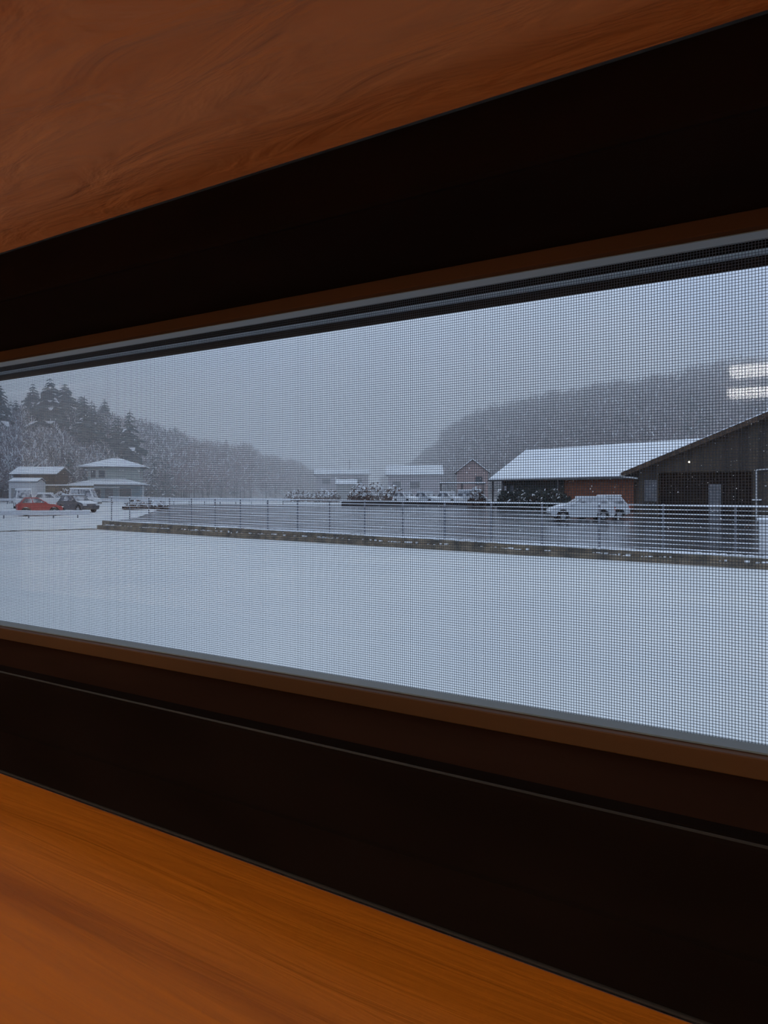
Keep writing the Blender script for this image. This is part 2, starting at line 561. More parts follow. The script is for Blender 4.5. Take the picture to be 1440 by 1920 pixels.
NY = 0.0116
x_ = SX0 + 0.006
while x_ < SX1 - 0.006:
    strand((x_, NY, SZ0), (x_, NY, SZ1), (1, 0, 0), (0, 1, 0))
    x_ += PITCH
z_ = SZ0 + 0.0006
while z_ < SZ1:
    strand((SX0, NY + 0.00012, z_), (SX1, NY + 0.00012, z_), (0, 0, 1), (0, 1, 0))
    z_ += PITCH
np_mesh('screen_net', np.array(vv), np.array(ff), 'screen_fibre', scr)

# room lamps: two unseen warm discs added near the window as fill, two fluorescent battens further back
for i, (lx, ly, lab) in enumerate(((-1.25, -0.95, 'round warm ceiling lamp nearer the left side wall'), (0.75, -1.55, 'round warm ceiling lamp nearer the right side wall'))):
    L = thing('ceiling_lamp', lab, 'lamp', (lx, ly, CEIL), group='warm ceiling lamps')
    b = MB()
    b.tube((0, 0, 0), (0, 0, -0.045), 0.15, 0.15, 28)
    b.build('base', 'white_metal', L)
    b = MB()
    b.tube((0, 0, -0.045), (0, 0, -0.085), 0.14, 0.10, 28)
    b.build('lamp_shade', 'lamp_glow', L)
    ld = bpy.data.lights.new('ceiling_lamp_light', 'AREA')
    ld.shape = 'DISK'
    ld.size = 0.22
    ld.energy = FILL_CEILING_W
    ld.color = (1.0, 0.92, 0.82)
    lo_ = bpy.data.objects.new('bulb', ld)
    COL.objects.link(lo_)
    lo_.parent = L
    lo_.location = (0, 0, -0.092)
for lx, ly, lab in ((-0.80, -4.62, 'white fluorescent ceiling batten in the nearer row'), (-0.98, -5.78, 'white fluorescent ceiling batten in the row further back')):
    L = thing('fluorescent_lamp', lab, 'lamp', (lx, ly, CEIL), group='fluorescent battens')
    MB().box(0, 1.26, -0.05, 0.05, -0.035, 0).build('housing', 'white_metal', L, 0.004)
    MB().box(0.02, 1.24, -0.055, 0.055, -0.105, -0.030).build('diffuser', 'tube_glow', L, 0.02)
    for ex in (0.0, 1.24):
        MB().box(ex, ex + 0.02, -0.057, 0.057, -0.107, -0.030).build('end_cap', 'white_metal', L, 0.003)

FLP = thing('floor_lamp', 'low warm shaded lamp standing by the window wall', 'lamp', (-2.6, -0.75, FL))  # unseen lamp, added so the head board is lit from below
b = MB()
b.tube((0, 0, 0), (0, 0, 0.03), 0.14, 0.13, 24)
b.build('base', 'white_metal', FLP)
b = MB()
b.tube((0, 0, 0.03), (0, 0, 0.68), 0.012, None, 10)
b.build('pole', 'white_metal', FLP)
b = MB()
b.tube((0, 0, 0.68), (0, 0, 0.92), 0.15, 0.10, 28, caps=False)
b.build('lamp_shade', 'lamp_glow', FLP)
ld = bpy.data.lights.new('floor_lamp_light', 'POINT')
ld.shadow_soft_size = 0.06
ld.energy = FILL_FLOOR_W
ld.color = (1.0, 0.92, 0.82)
lo_ = bpy.data.objects.new('bulb', ld)
COL.objects.link(lo_)
lo_.parent = FLP
lo_.location = (0, 0, 0.93)

# ------------------------------------------------------------------ ground
GN = 70
gr = MB()
ds = [0.0] + list(np.concatenate([np.linspace(4, 40, 14), np.linspace(46, 160, 22), np.linspace(180, 900, 16)]))
for i, d in enumerate(ds):
    for j in range(41):
        u = -1.9 + 3.8 * j / 40
        gr.v.append(tuple(at(u * (d + 14), d, ground_h(d) - 0.0)))
for i in range(len(ds) - 1):
    for j in range(40):
        a = i * 41 + j
        gr.f.append((a, a + 1, a + 42, a + 41))
        gr.mi.append(0)
gpts = gr
# keep the yard outside the house wall
gpts.v = [(x, max(y, WY1 - 0.02), z) if d < 60 else (x, y, z) for (x, y, z), d in zip(gpts.v, [d for d in ds for _ in range(41)])]
struct('ground', gpts, 'yard_snow', 'smooth snow covered yard outside the window', 'ground', smooth=True)

ge = MB()
gpt = [px(-200, 34.0), px(-60, 34.6), px(0, 34.4), px(45, 35.2), px(100, 35.6), px(150, 36.6), px(196, 37.0)]
for a, b_ in zip(gpt[:-1], gpt[1:]):
    d0 = Vector((0, 0, 0.04))
    wv = VF * 0.10
    n0 = len(ge.v)
    ge.v += [tuple(a - wv), tuple(a + d0), tuple(a + wv), tuple(b_ - wv), tuple(b_ + d0), tuple(b_ + wv)]
    ge.f += [(n0, n0 + 1, n0 + 4, n0 + 3), (n0 + 1, n0 + 2, n0 + 5, n0 + 4)]
    ge.mi += [0, 0]
struct('road_edge', ge, 'mossy_concrete', 'thin dark road edge showing through the snow left of the kerb', 'road edge')

# kerb line / fence line in (r, d)
K0, K1 = (-13.9, 36.7), (8.61, 16.74)
kd = Vector((K1[0] - K0[0], K1[1] - K0[1]))
KLEN0 = kd.length
kd.normalize()
kn = Vector((-kd[1], kd[0]))         # away from the window
KL = KLEN0 + 12.0                    # the kerb runs on past the right edge of the picture


def kp(s, n=0.0, h=0.0):
    return at(K0[0] + kd[0] * s + kn[0] * n, K0[1] + kd[1] * s + kn[1] * n, h)


def ktop(s):
    return lerp(0.44, 0.245, min(s / KLEN0, 1.0))


# parking lot behind the fence
lot = MB()
NS, ND = 24, 16
for i in range(NS + 1):
    s = i / NS
    a = Vector((lerp(K0[0], K0[0] + kd[0] * KL, s) + kn[0] * 0.30, lerp(K0[1], K0[1] + kd[1] * KL, s) + kn[1] * 0.30))
    b = Vector((lerp(-26.0, 62.0, s), 91.0))
    for j in range(ND + 1):
        q = j / ND
        p = a.lerp(b, q)
        lot.v.append(tuple(at(p[0], p[1], max(lerp(ktop(s * KL) - 0.06, 0.0, min(1, q * 2.2)), ground_h(p[1]) + 0.05, 0.17))))
for i in range(NS):
    for j in range(ND):
        a = i * (ND + 1) + j
        lot.f.append((a, a + ND + 1, a + ND + 2, a + 1))
        lot.mi.append(0)
struct('parking_lot_surface', lot, 'asphalt', 'wet grey asphalt lot streaked with snow behind the fence', 'parking lot', smooth=True)


def lot_h(d):
    return max(0.17, ground_h(d) + 0.05)


# low mossy kerb wall in two courses with snow caught on the ledge
kb = thing('kerb_wall', 'low mossy concrete kerb wall carrying the bar fence', 'kerb', kp(0, 0, 0))
kb.rotation_euler = (0, 0, heading(kd[0], kd[1]))
up, lowc, sn, sn2 = MB(), MB(), MB(), MB()
NK = 60
for (mbx, y0, y1, hb, ht, j) in ((up, 0.06, 0.32, 0.0, 1.0, 0.012), (lowc, -0.04, 0.30, -0.1, 0.52, 0.02)):
    for i in range(NK + 1):
        s = KL * i / NK - (0.35 if mbx is lowc else 0)
        tz = ktop(s) * ht + random.uniform(-j, j) * (0.3 if mbx is up else 1)
        yy = y0 + random.uniform(-j, j)
        mbx.v += [(s, yy, hb), (s, yy, tz), (s, y1, tz), (s, y1, hb)]
    for i in range(NK):
        a = 4 * i
        for k in range(4):
            mbx.f.append((a + k, a + (k + 1) % 4, a + 4 + (k + 1) % 4, a + 4 + k))
    mbx.f += [(0, 1, 2, 3), (4 * NK + 3, 4 * NK + 2, 4 * NK + 1, 4 * NK)]
    mbx.mi = [0] * len(mbx.f)
up.build('upper_course', 'mossy_concrete', kb)
lowc.build('lower_course', 'mossy_concrete', kb)
for i in range(NK * 6):
    s = KL * i / (NK * 6)
    e = KL * (i + 1) / (NK * 6)
    sn.box(s, e, 0.045 + random.uniform(0, 0.03), 0.33, ktop(s) - 0.004, ktop(s) + 0.02 + random.uniform(0, 0.022))
    if random.random() < 0.5 + 0.35 * math.sin(s * 1.7):
        zz = ktop(s) * 0.52
        sn2.box(s + random.uniform(0, 0.05), e - random.uniform(0, 0.05), -0.03 + random.uniform(0, 0.06), 0.07, zz - 0.01, zz + random.uniform(0.0, 0.05))
tag(sn.build('snow_cap', 'snow', kb), 'snow lying along the top of the kerb')
tag(sn2.build('ledge_snow', 'snow', kb), 'patchy snow caught on the kerb ledge')

# ------------------------------------------------------------------ bar fence on the kerb
fe = thing('bar_fence', 'pale horizontal bar fence standing on the kerb wall', 'fence', kp(0, 0.19, 0))
fe.rotation_euler = (0, 0, heading(kd[0], kd[1]))
FH = 1.155
NR = 11
S0 = 0.35
for k in range(NR):
    b = MB()
    rr = 0.013 if k == NR - 1 else 0.0075
    h = 0.09 + (FH - 0.09) * k / (NR - 1)
    npt = 16
    for i in range(npt):
        s0, s1 = lerp(S0, KL, i / npt), lerp(S0, KL, (i + 1) / npt)
        b.tube((s0, 0, ktop(s0) + h), (s1, 0, ktop(s1) + h), rr, None, 6)
        q = rr * 0.9
        b.add([(s0, -q, ktop(s0) + h + rr * .5), (s0, q, ktop(s0) + h + rr * .5), (s0, 0, ktop(s0) + h + rr * 2.0),
               (s1, -q, ktop(s1) + h + rr * .5), (s1, q, ktop(s1) + h + rr * .5), (s1, 0, ktop(s1) + h + rr * 2.0)],
              [(0, 1, 2), (3, 5, 4), (0, 2, 5, 3), (1, 4, 5, 2), (0, 3, 4, 1)], 1)
    b.build('rail', ['rail_steel', 'snow'], fe)
s = 0.6
while s < KL:
    b = MB()
    b.box(s - 0.02, s + 0.02, 0.012, 0.052, ktop(s) - 0.05, ktop(s) + FH + 0.005)
    po = b.build('post', 'galvanised', fe, 0.004)
    MB().box(s - 0.024, s + 0.024, 0.008, 0.056, ktop(s) + FH + 0.005, ktop(s) + FH + 0.035).build('snow_cap', 'snow', po, 0.01)
    s += 1.69

# pale utility box just behind the fence at the right edge
ub = thing('utility_box', 'pale utility cabinet behind the fence at its right end', 'cabinet', at(9.24, 17.56, 0.18), heading(kd[0], kd[1]))
MB().box(-0.42, 0.42, 0.0, 0.36, 0.0, 0.06).build('plinth', 'fascia_grey', ub)
MB().box(-0.40, 0.40, 0.01, 0.35, 0.06, 0.86).build('cabinet_body', 'white_wall', ub, 0.015)
MB().box(-0.36, -0.01, -0.012, 0.01, 0.12, 0.80).build('door', 'white_paint', ub, 0.006)
MB().box(0.01, 0.36, -0.012, 0.01, 0.12, 0.80).build('door', 'white_paint', ub, 0.006)
MB().box(-0.43, 0.43, -0.03, 0.38, 0.86, 0.96).build('snow_cap', 'snow', ub, 0.035)

# ------------------------------------------------------------------ cars


def car(label, cat, loc, rz, paint, Lc=4.1, H=1.46, W=1.66, van=False, group=None, name='car', snow=True):
    T = thing(name, label, cat, loc, rz, group)
    hl = Lc / 2
    belt = 0.92 if not van else 0.98
    wx = Lc * 0.31
    prof = [(-hl + 0.02, 0.34)]

    def arch(cx):
        return [(cx + 0.36 * math.cos(a), 0.31 + 0.36 * math.sin(a)) for a in [math.pi - math.pi * i / 8 for i in range(9)]]
    prof += [(-wx - 0.37, 0.24)] + arch(-wx) + [(-wx + 0.37, 0.22), (wx - 0.37, 0.22)] + arch(wx) + [(wx + 0.37, 0.24), (hl - 0.04, 0.30)]
    if van:
        prof += [(hl, 0.6), (hl - 0.06, 0.85), (hl - 0.42, belt), (-hl + 0.05, belt), (-hl, 0.6)]
    else:
        prof += [(hl, 0.58), (hl - 0.10, 0.74), (hl - 0.55, 0.84), (hl - 1.02, belt), (-hl + 0.10, belt), (-hl, 0.62)]
    MB().prism(prof, 'y', -W / 2, W / 2).build('body', paint, T, 0.05)
    if van:
        xb0, xb1, xt0, xt1 = -hl + 0.05, hl - 0.42, -hl + 0.14, hl - 0.85
    else:
        xb0, xb1, xt0, xt1 = -hl + 0.12, hl - 1.02, -hl + 0.55, hl - 1.75
    wb, wt = W / 2 - 0.03, W / 2 - 0.17
    zt = H - 0.03

    def cab(x, y, z):
        q = (z - belt) / (zt - belt)
        return (lerp(lerp(xb0, xb1, x), lerp(xt0, xt1, x), q), y * lerp(wb, wt, q), z)
    v = [cab(0, -1, belt - 0.02), cab(1, -1, belt - 0.02), cab(1, 1, belt - 0.02), cab(0, 1, belt - 0.02),
         cab(0, -1, zt), cab(1, -1, zt), cab(1, 1, zt), cab(0, 1, zt)]
    fcs = [(3, 2, 1, 0), (4, 5, 6, 7), (0, 1, 5, 4), (1, 2, 6, 5), (2, 3, 7, 6), (3, 0, 4, 7)]
    MB().add(v, fcs).build('cabin', paint, T, 0.05)
    z0, z1 = belt + 0.05, zt - 0.09

    def panel(pts, nrm, nm='window', m='car_glass'):
        n_ = Vector(nrm) * 0.012
        a = [Vector(p) + n_ for p in pts]
        b2 = [Vector(p) - n_ for p in pts]
        MB().add(a + b2, [(0, 1, 2, 3), (7, 6, 5, 4), (0, 4, 5, 1), (1, 5, 6, 2), (2, 6, 7, 3), (3, 7, 4, 0)]).build(nm, m, T)
    for sd in (-1, 1):
        for xa, xc in ((0.06, 0.46), (0.50, 0.93)):
            panel([cab(xa, sd, z0), cab(xc, sd, z0), cab(xc, sd, z1), cab(xa, sd, z1)], (0, sd, 0.2))
    panel([cab(1, -0.86, z0), cab(1, 0.86, z0), cab(1, 0.86, z1), cab(1, -0.86, z1)], (0.9, 0, 0.4), 'windshield')
    panel([cab(0, -0.86, z0), cab(0, 0.86, z0), cab(0, 0.86, z1), cab(0, -0.86, z1)], (-0.9, 0, 0.3), 'rear_window')
    for cx in (-wx, wx):
        for sd in (-1, 1):
            b = MB()
            b.tube((cx, sd * (W / 2 - 0.20), 0.30), (cx, sd * (W / 2 + 0.005), 0.30), 0.30, None, 20)
            wl = b.build('wheel', 'tyre', T, 0.02)
            b = MB()
            b.tube((cx, sd * (W / 2 - 0.02), 0.30), (cx, sd * (W / 2 + 0.014), 0.30), 0.18, 0.16, 14)
            b.build('hub', 'hub', wl)
    for sd in (-1, 1):
        MB().box(hl - 0.16, hl + 0.004, sd * W / 2 - 0.02 * sd, sd * (W / 2 - 0.36), 0.60, 0.72).build('headlight', 'clear_lens', T, 0.02)
        MB().box(-hl - 0.004, -hl + 0.10, sd * W / 2 - 0.01 * sd, sd * (W / 2 - 0.20), 0.62, 0.84).build('tail_light', 'amber_lens', T, 0.02)
        MB().box(xb1 - 0.28, xb1 - 0.14, sd * (W / 2), sd * (W / 2 + 0.14), belt + 0.02, belt + 0.14).build('mirror', paint, T, 0.02)
    MB().box(hl - 0.06, hl + 0.02, -W / 2 + 0.05, W / 2 - 0.05, 0.30, 0.46).build('bumper', 'fascia_grey', T, 0.03)
    if snow:
        MB().box(xt0 - 0.05, xt1 + 0.05, -wt - 0.02, wt + 0.02, zt - 0.01, zt + 0.10).build('roof_snow', 'snow', T, 0.045)
        if not van:
            MB().prism([(hl - 0.14, 0.735), (hl - 0.55, 0.85), (hl - 1.0, belt + 0.01), (hl - 1.0, belt + 0.09), (hl - 0.55, 0.92), (hl - 0.16, 0.79)],
                       'y', -W / 2 + 0.08, W / 2 - 0.08).build('bonnet_snow', 'snow', T, 0.03)
    return T


def pcar(label, x, d, turn, paint, **k):
    h = lot_h(d) if k.pop('lot', True) else ground_h(d)
    return car(label, 'car', px(x, d, h), heading(1, 0) + R(turn), paint, **k)


pcar('silver hatchback dusted with snow parked side on behind the bar fence', 1088, 44.6, 177, 'silver_paint', Lc=3.75, H=1.42)
pcar('silver hatchback half hidden by another, parked beside the dark barn', 1124, 49.0, 172, 'silver_paint', Lc=3.6, H=1.49)
for x, d, tn, pn, lb, vn in (
        (762, 91, -52, 'white_paint', 'snow covered white car at the left end of the parked row', False),
        (803, 90, -52, 'silver_paint', 'snow covered silver car second from the left in the parked row', False),
        (845, 89, -52, 'white_paint', 'snow covered white car third from the left in the parked row', False),
        (885, 88, -50, 'silver_paint', 'snow covered silver car at the right end of the parked row', True)):
    c_ = pcar(lb, x, d, tn, pn, Lc=3.6, H=1.55 if not vn else 1.75, van=vn, group='cars parked by the low dark wall')
pcar('red car beyond the guard rail near the end of the kerb', 74, 56.5, 30, 'red_paint', Lc=3.1, H=1.42, lot=False, snow=False)
pcar('dark car parked behind the red car', 146, 64, -30, 'dark_paint', Lc=3.5, H=1.5, lot=False)
pcar('white van parked below the pale shed', 44, 76, -60, 'white_paint', Lc=3.6, H=1.95, van=True, lot=False, name='van')
pcar('low white car parked beside the white van', 96, 83, 10, 'white_paint', Lc=3.6, H=1.5, lot=False)
pcar('white van parked beside the porch of the two storey house', 160, 84, 4, 'white_paint', Lc=3.2, H=2.0, van=True, lot=False, name='van')

# ------------------------------------------------------------------ houses


def window_part(T, x0, x1, y, z0, z1, n=(0, -1), m='dark_pane'):
    """window on a wall y = const (n along y) or x = const (n along x)"""
    if n[0] == 0:
        o = MB().box(x0 - 0.06, x1 + 0.06, y - 0.03, y + 0.03, z0 - 0.06, z1 + 0.06).build('window', 'white_wall', T)
        MB().box(x0, x1, y - 0.045, y + 0.045, z0, z1).build('pane', m, o)
    else:
        o = MB().box(y - 0.03, y + 0.03, x0 - 0.06, x1 + 0.06, z0 - 0.06, z1 + 0.06).build('window', 'white_wall', T)
        MB().box(y - 0.045, y + 0.045, x0, x1, z0, z1).build('pane', m, o)


def gable_house(name, label, cat, loc, rz, Lh, Wh, eave, ridge, wallm, over=0.6, snow_t=0.16, wins=(), group=None):
    """local x along the ridge from 0 to Lh (eave line y=0, ridge at y=Wh/2)"""
    T = thing(name, label, cat, loc, rz, group)
    o = over
    sl = (ridge - eave) / (Wh / 2)
    zw = eave + sl * o - 0.1
    zr = ridge - 0.1
    prof = [(o, 0), (Wh - o, 0), (Wh - o, zw), (Wh / 2, zr), (o, zw)]
    MB().prism(prof, 'x', o, Lh - o).build('wall', wallm, T)
    rp = [(0, eave - 0.1), (Wh / 2, ridge - 0.1), (Wh, eave - 0.1), (Wh, eave), (Wh / 2, ridge), (0, eave)]
    MB().prism(rp, 'x', 0, Lh).build('roof', 'roof_tile', T)
    sp = [(0.04, eave + 0.005), (Wh / 2, ridge + 0.005), (Wh - 0.04, eave + 0.005), (Wh - 0.06, eave + snow_t * 0.8), (Wh / 2, ridge + snow_t), (0.06, eave + snow_t * 0.8)]
    MB().prism(sp, 'x', 0.04, Lh - 0.04).build('roof_snow', 'snow', T, 0.04)
    for w_ in wins:
        x0, x1, z0, z1 = w_
        window_part(T, x0, x1, o, z0, z1)
    return T


# long building with the big snowy roof, its front half dark, half red wall
BR = px(915, 80, 0)
bh = heading(0.589, -0.808)
gb_ = lot_h(70)
LB = thing('long_building', 'long low building under a wide snowy roof behind the parked hatchbacks', 'building', (BR.x, BR.y, 0), bh)
Lb, Wb, ev, rg = 23.0, 11.4, 3.36, 6.62
ob = 1.1
sl = (rg - ev) / (Wb / 2)
zw = ev + sl * ob - 0.16
walls = MB()
walls.prism([(ob + 0.02, 0.1), (Wb - ob, 0.1), (Wb - ob, zw), (Wb / 2, rg - 0.16), (ob + 0.02, zw)], 'x', 0.9, Lb - 0.9)
walls.build('wall', 'brown_boards', LB)
rp = [(0, ev - 0.14), (Wb / 2, rg - 0.14), (Wb, ev - 0.14), (Wb, ev), (Wb / 2, rg), (0, ev)]
MB().prism(rp, 'x', 0, Lb).build('roof', 'roof_tile', LB)
sp = [(0.03, ev + 0.004), (Wb / 2, rg + 0.004), (Wb - 0.03, ev + 0.004), (Wb - 0.05, ev + 0.13), (Wb / 2, rg + 0.17), (0.05, ev + 0.13)]
MB().prism(sp, 'x', 0.03, Lb - 0.03).build('roof_snow', 'snow', LB, 0.05)
MB().box(0.0, Lb, -0.10, 0.0, ev - 0.16, ev - 0.03).build('gutter', 'fascia_grey', LB)
MB().box(9.6, 17.4, ob - 0.06, ob + 0.03, 0.4, zw - 0.25).build('wall_panel', 'brick_red', LB)
MB().box(0.95, 9.5, ob - 0.04, ob + 0.03, 0.4, zw - 0.25).build('shutter', 'hedge_green', LB)
for sx in (0.5, 2.0, 9.5):
    MB().box(sx - 0.08, sx + 0.08, 0.14, 0.30, 0.3, ev - 0.14).build('post', 'fascia_grey', LB)
MB().box(1.15, 1.75, ob - 0.09, ob - 0.03, 1.2, 2.7).build('window', 'white_wall', LB)
MB().box(2.3, 2.8, ob - 0.09, ob - 0.03, 0.6, 2.8).build('door', 'pale_board', LB)

# snowy hedge in front of the dark half


def leafy(name, label, cat, base, sx, sy, sz, n, m, rz=0.0, snow_share=0.18, size=0.16, group=None):
    """a clipped or loose mass of leaf blades around an ellipsoid or box volume"""
    T = thing(name, label, cat, base, rz, group)
    u = rng.normal(size=(n, 3))
    u /= np.linalg.norm(u, axis=1)[:, None]
    rad = rng.uniform(0.55, 1.0, n)[:, None]
    c = u * rad * np.array([sx, sy, sz])
    c[:, 2] = np.abs(c[:, 2])
    a = rng.normal(size=(n, 3))
    a /= np.linalg.norm(a, axis=1)[:, None]
    b = np.cross(a, rng.normal(size=(n, 3)))
    b /= np.linalg.norm(b, axis=1)[:, None]
    s_ = rng.uniform(0.6, 1.4, n)[:, None] * size
    V = np.stack([c - a * s_ - b * s_ * 0.5, c + a * s_ - b * s_ * 0.5, c + a * s_ + b * s_ * 0.5, c - a * s_ + b * s_ * 0.5], 1).reshape(-1, 3)
    V[:, 2] = np.maximum(V[:, 2], -0.04)
    Fq = np.arange(4 * n).reshape(-1, 4)
    top = (c[:, 2] > sz * 0.35) & (rng.uniform(size=n) < snow_share * 2.4)
    np_mesh('foliage', V, Fq[~top], m, T)
    np_mesh('snow_patches', V + np.array([0, 0, 0.03]), Fq[top], 'snow', T)
    st = MB()
    for i in range(5):
        g = 2 * math.pi * i / 5
        st.tube((0, 0, -0.05), (math.cos(g) * sx * 0.45, math.sin(g) * sy * 0.45, sz * 0.7), 0.035, 0.012, 5)
    st.build('stems', 'bark', T)
    return T


for i in range(6):
    leafy('shrub', ['dark evergreen shrub at the far corner of the long building', 'dark evergreen shrub second from that corner of the long building',
                    'dark evergreen shrub third along the long building', 'dark evergreen shrub fourth along the long building',
                    'dark evergreen shrub beside the red wall panel', 'dark evergreen shrub in front of the red wall panel edge'][i], 'shrub',
          px(948 + 21 * i, 75.5 - 1.6 * i, lot_h(74)), 1.0, 0.8, 1.85 + 0.25 * math.sin(i * 2.1), 420, 'hedge_green', snow_share=0.04, group='shrubs before the long building')

# barn with its gable end to the window
BA = at(16.5, 52.0)
BN = thing('barn', 'dark wooden barn with its gable facing the window and a lamp on it', 'barn', (BA.x, BA.y, 0), heading(0.85, -0.53))
te, pit, hwid, dep = 3.28, 0.405, 12.0, 9.5
za = te + pit * hwid
g0 = 0.15
wy = 0.75


def rz_(x):
    return te + pit * (x if x <= hwid else 2 * hwid - x)


gw = MB()
th = 0.18
ox0, ox1, oz = 2.35, 8.2, 3.28
for poly in ([(1.0, g0), (ox0, g0), (ox0, rz_(ox0) - 0.24), (1.0, rz_(1.0) - 0.24)],
             [(ox0, oz), (ox1, oz), (ox1, rz_(ox1) - 0.24), (ox0, rz_(ox0) - 0.24)],
             [(ox1, g0), (hwid, g0), (hwid, za - 0.24), (ox1, rz_(ox1) - 0.24)],
             [(hwid, g0), (2 * hwid - 1, g0), (2 * hwid - 1, rz_(1.0) - 0.24), (hwid, za - 0.24)]):
    gw.prism(poly, 'y', wy, wy + th)
gw.build('gable_wall', 'barn_boards', BN)
sw = MB()
sw.box(1.0, 1.18, wy + th, dep - 0.6, g0, rz_(1.0) - 0.28).box(2 * hwid - 1.18, 2 * hwid - 1.0, wy + th, dep - 0.6, g0, rz_(1.0) - 0.28)
sw.prism([(1.0, g0), (2 * hwid - 1, g0), (2 * hwid - 1, rz_(1.0) - 0.28), (hwid, za - 0.28), (1.0, rz_(1.0) - 0.28)], 'y', dep - 0.6, dep - 0.42)
sw.build('wall', 'barn_boards', BN)
MB().box(ox0 - 0.5, ox1 + 0.5, wy + 3.0, wy + 3.12, g0, oz + 0.8).build('inner_partition', 'barn_dark', BN)  # near-black panel standing in for the shade inside the opening
MB().prism([(0, te - 0.2), (hwid, za - 0.2), (2 * hwid, te - 0.2), (2 * hwid, te), (hwid, za), (0, te)], 'y', 0, dep).build('roof', 'roof_tile', BN)
MB().prism([(0.04, te + 0.005), (hwid, za + 0.005), (2 * hwid - 0.04, te + 0.005), (2 * hwid - 0.06, te + 0.08), (hwid, za + 0.11), (0.06, te + 0.03)], 'y', -0.06, dep - 0.05).build('roof_snow', 'snow', BN, 0.015)
fa = MB()
fa.prism([(0, te - 0.34), (hwid, za - 0.34), (2 * hwid, te - 0.34), (2 * hwid, te + 0.01), (hwid, za + 0.01), (0, te + 0.01)], 'y', -0.04, 0.0)
fa.build('fascia', 'brown_boards', BN)
b = MB()
b.tube((-0.06, -0.05, te - 0.20), (-0.06, dep, te - 0.20), 0.06, None, 10)
b.build('gutter', 'pvc_white', BN)
MB().prism([(-0.02, te - 0.30), (1.15, te - 0.46), (1.15, te - 0.38), (-0.02, te - 0.20)], 'y', -0.10, -0.045).build('eave_board', 'pvc_white', BN)
MB().box(5.55, 6.30, wy - 0.05, wy + 0.10, g0, 2.45).build('door', 'pale_board', BN)
MB().box(1.42, 2.24, wy - 0.03, wy + 0.02, 1.3, 2.75).build('window', 'pale_board', BN)
b = MB()
b.tube((8.42, wy - 0.09, g0), (8.42, wy - 0.09, 3.32), 0.045, None, 8)
b.tube((8.42, wy - 0.09, 3.32), (9.6, wy - 0.09, 3.40), 0.045, None, 8)
b.build('downpipe', 'pvc_white', BN)
MB().box(8.15, 8.72, wy - 0.32, wy, 1.36, 1.44).build('shelf_snow', 'snow', BN, 0.02)
lmp = MB()
lmp.tube((4.37, wy - 0.02, 3.99), (4.37, wy - 0.20, 4.02), 0.03, None, 8)
wl_ = lmp.build('wall_lamp', 'fascia_grey', BN)
bm_ = bmesh.new()
bmesh.ops.create_uvsphere(bm_, u_segments=12, v_segments=8, radius=0.05)
me = bpy.data.meshes.new('bulb')
bm_.to_mesh(me)
bm_.free()
me.materials.append(M['yard_lamp_glow'])
bo = bpy.data.objects.new('bulb', me)
COL.objects.link(bo)
bo.parent = wl_
bo.location = (4.37, wy - 0.22, 3.93)

# two storey house on the left with hipped roofs


def hip(mb, x0, x1, y0, y1, z, rise, ridge_len, t=0.0):
    cx, cy = (x0 + x1) / 2, (y0 + y1) / 2
    a, b_ = cx - ridge_len / 2, cx + ridge_len / 2
    mb.add([(x0, y0, z), (x1, y0, z), (x1, y1, z), (x0, y1, z), (a, cy, z + rise), (b_, cy, z + rise),
            (x0, y0, z - 0.12), (x1, y0, z - 0.12), (x1, y1, z - 0.12), (x0, y1, z - 0.12)],
           [(0, 1, 5, 4), (1, 2, 5), (2, 3, 4, 5), (3, 0, 4), (0, 6, 7, 1), (1, 7, 8, 2), (2, 8, 9, 3), (3, 9, 6, 0), (9, 8, 7, 6)])
    return mb


HD = 120.0
hb = px(160, HD, ground_h(HD))
HS = thing('house', 'two storey house with snowy hipped roofs before the wooded left hill', 'house', hb, heading(0.975, 0.22))
w1 = 8.4
MB().box(0, w1, 0, 7.0, 0, 3.0).build('ground_floor', 'teal_wall', HS)
MB().box(0.3, w1 - 0.2, 0.6, 6.8, 3.0, 5.55).build('upper_floor', 'green_wall', HS)
hip(MB(), -1.0, w1 + 1.0, -0.5, 7.9, 5.65, 1.45, 1.2).build('roof', 'roof_tile', HS)
hip(MB(), -0.96, w1 + 0.96, -0.46, 7.86, 5.80, 1.47, 1.2).build('roof_snow', 'snow', HS)
hip(MB(), -1.9, w1 + 1.0, -2.6, 7.4, 2.75, 1.35, 0.6).build('lower_roof', 'roof_tile', HS)
hip(MB(), -1.86, w1 + 0.96, -2.56, 7.36, 2.90, 1.37, 0.6).build('lower_roof_snow', 'snow', HS)
for x0, x1 in ((0.7, 1.5), (1.9, 2.9)):
    window_part(HS, x0, x1, 0.6, 3.9, 5.1)
for y0, y1 in ((1.2, 1.9), (2.8, 3.5)):
    window_part(HS, y0, y1, w1 - 0.2, 3.9, 5.1, n=(1, 0))
window_part(HS, 1.4, 2.3, 0.0, 0.5, 2.0)
window_part(HS, 5.2, 7.0, 0.0, 0.4, 2.1)
MB().box(3.0, 4.2, -0.05, 0.02, 0, 2.1).build('door', 'pale_board', HS)
MB().box(1.6, 5.4, -2.2, -1.2, 2.25, 2.42).build('porch_canopy', 'white_paint', HS)
for x in (-1.5, w1 + 0.6):
    MB().box(x, x + 0.16, -2.3, -2.14, 0, 2.63).build('porch_post', 'white_wall', HS)

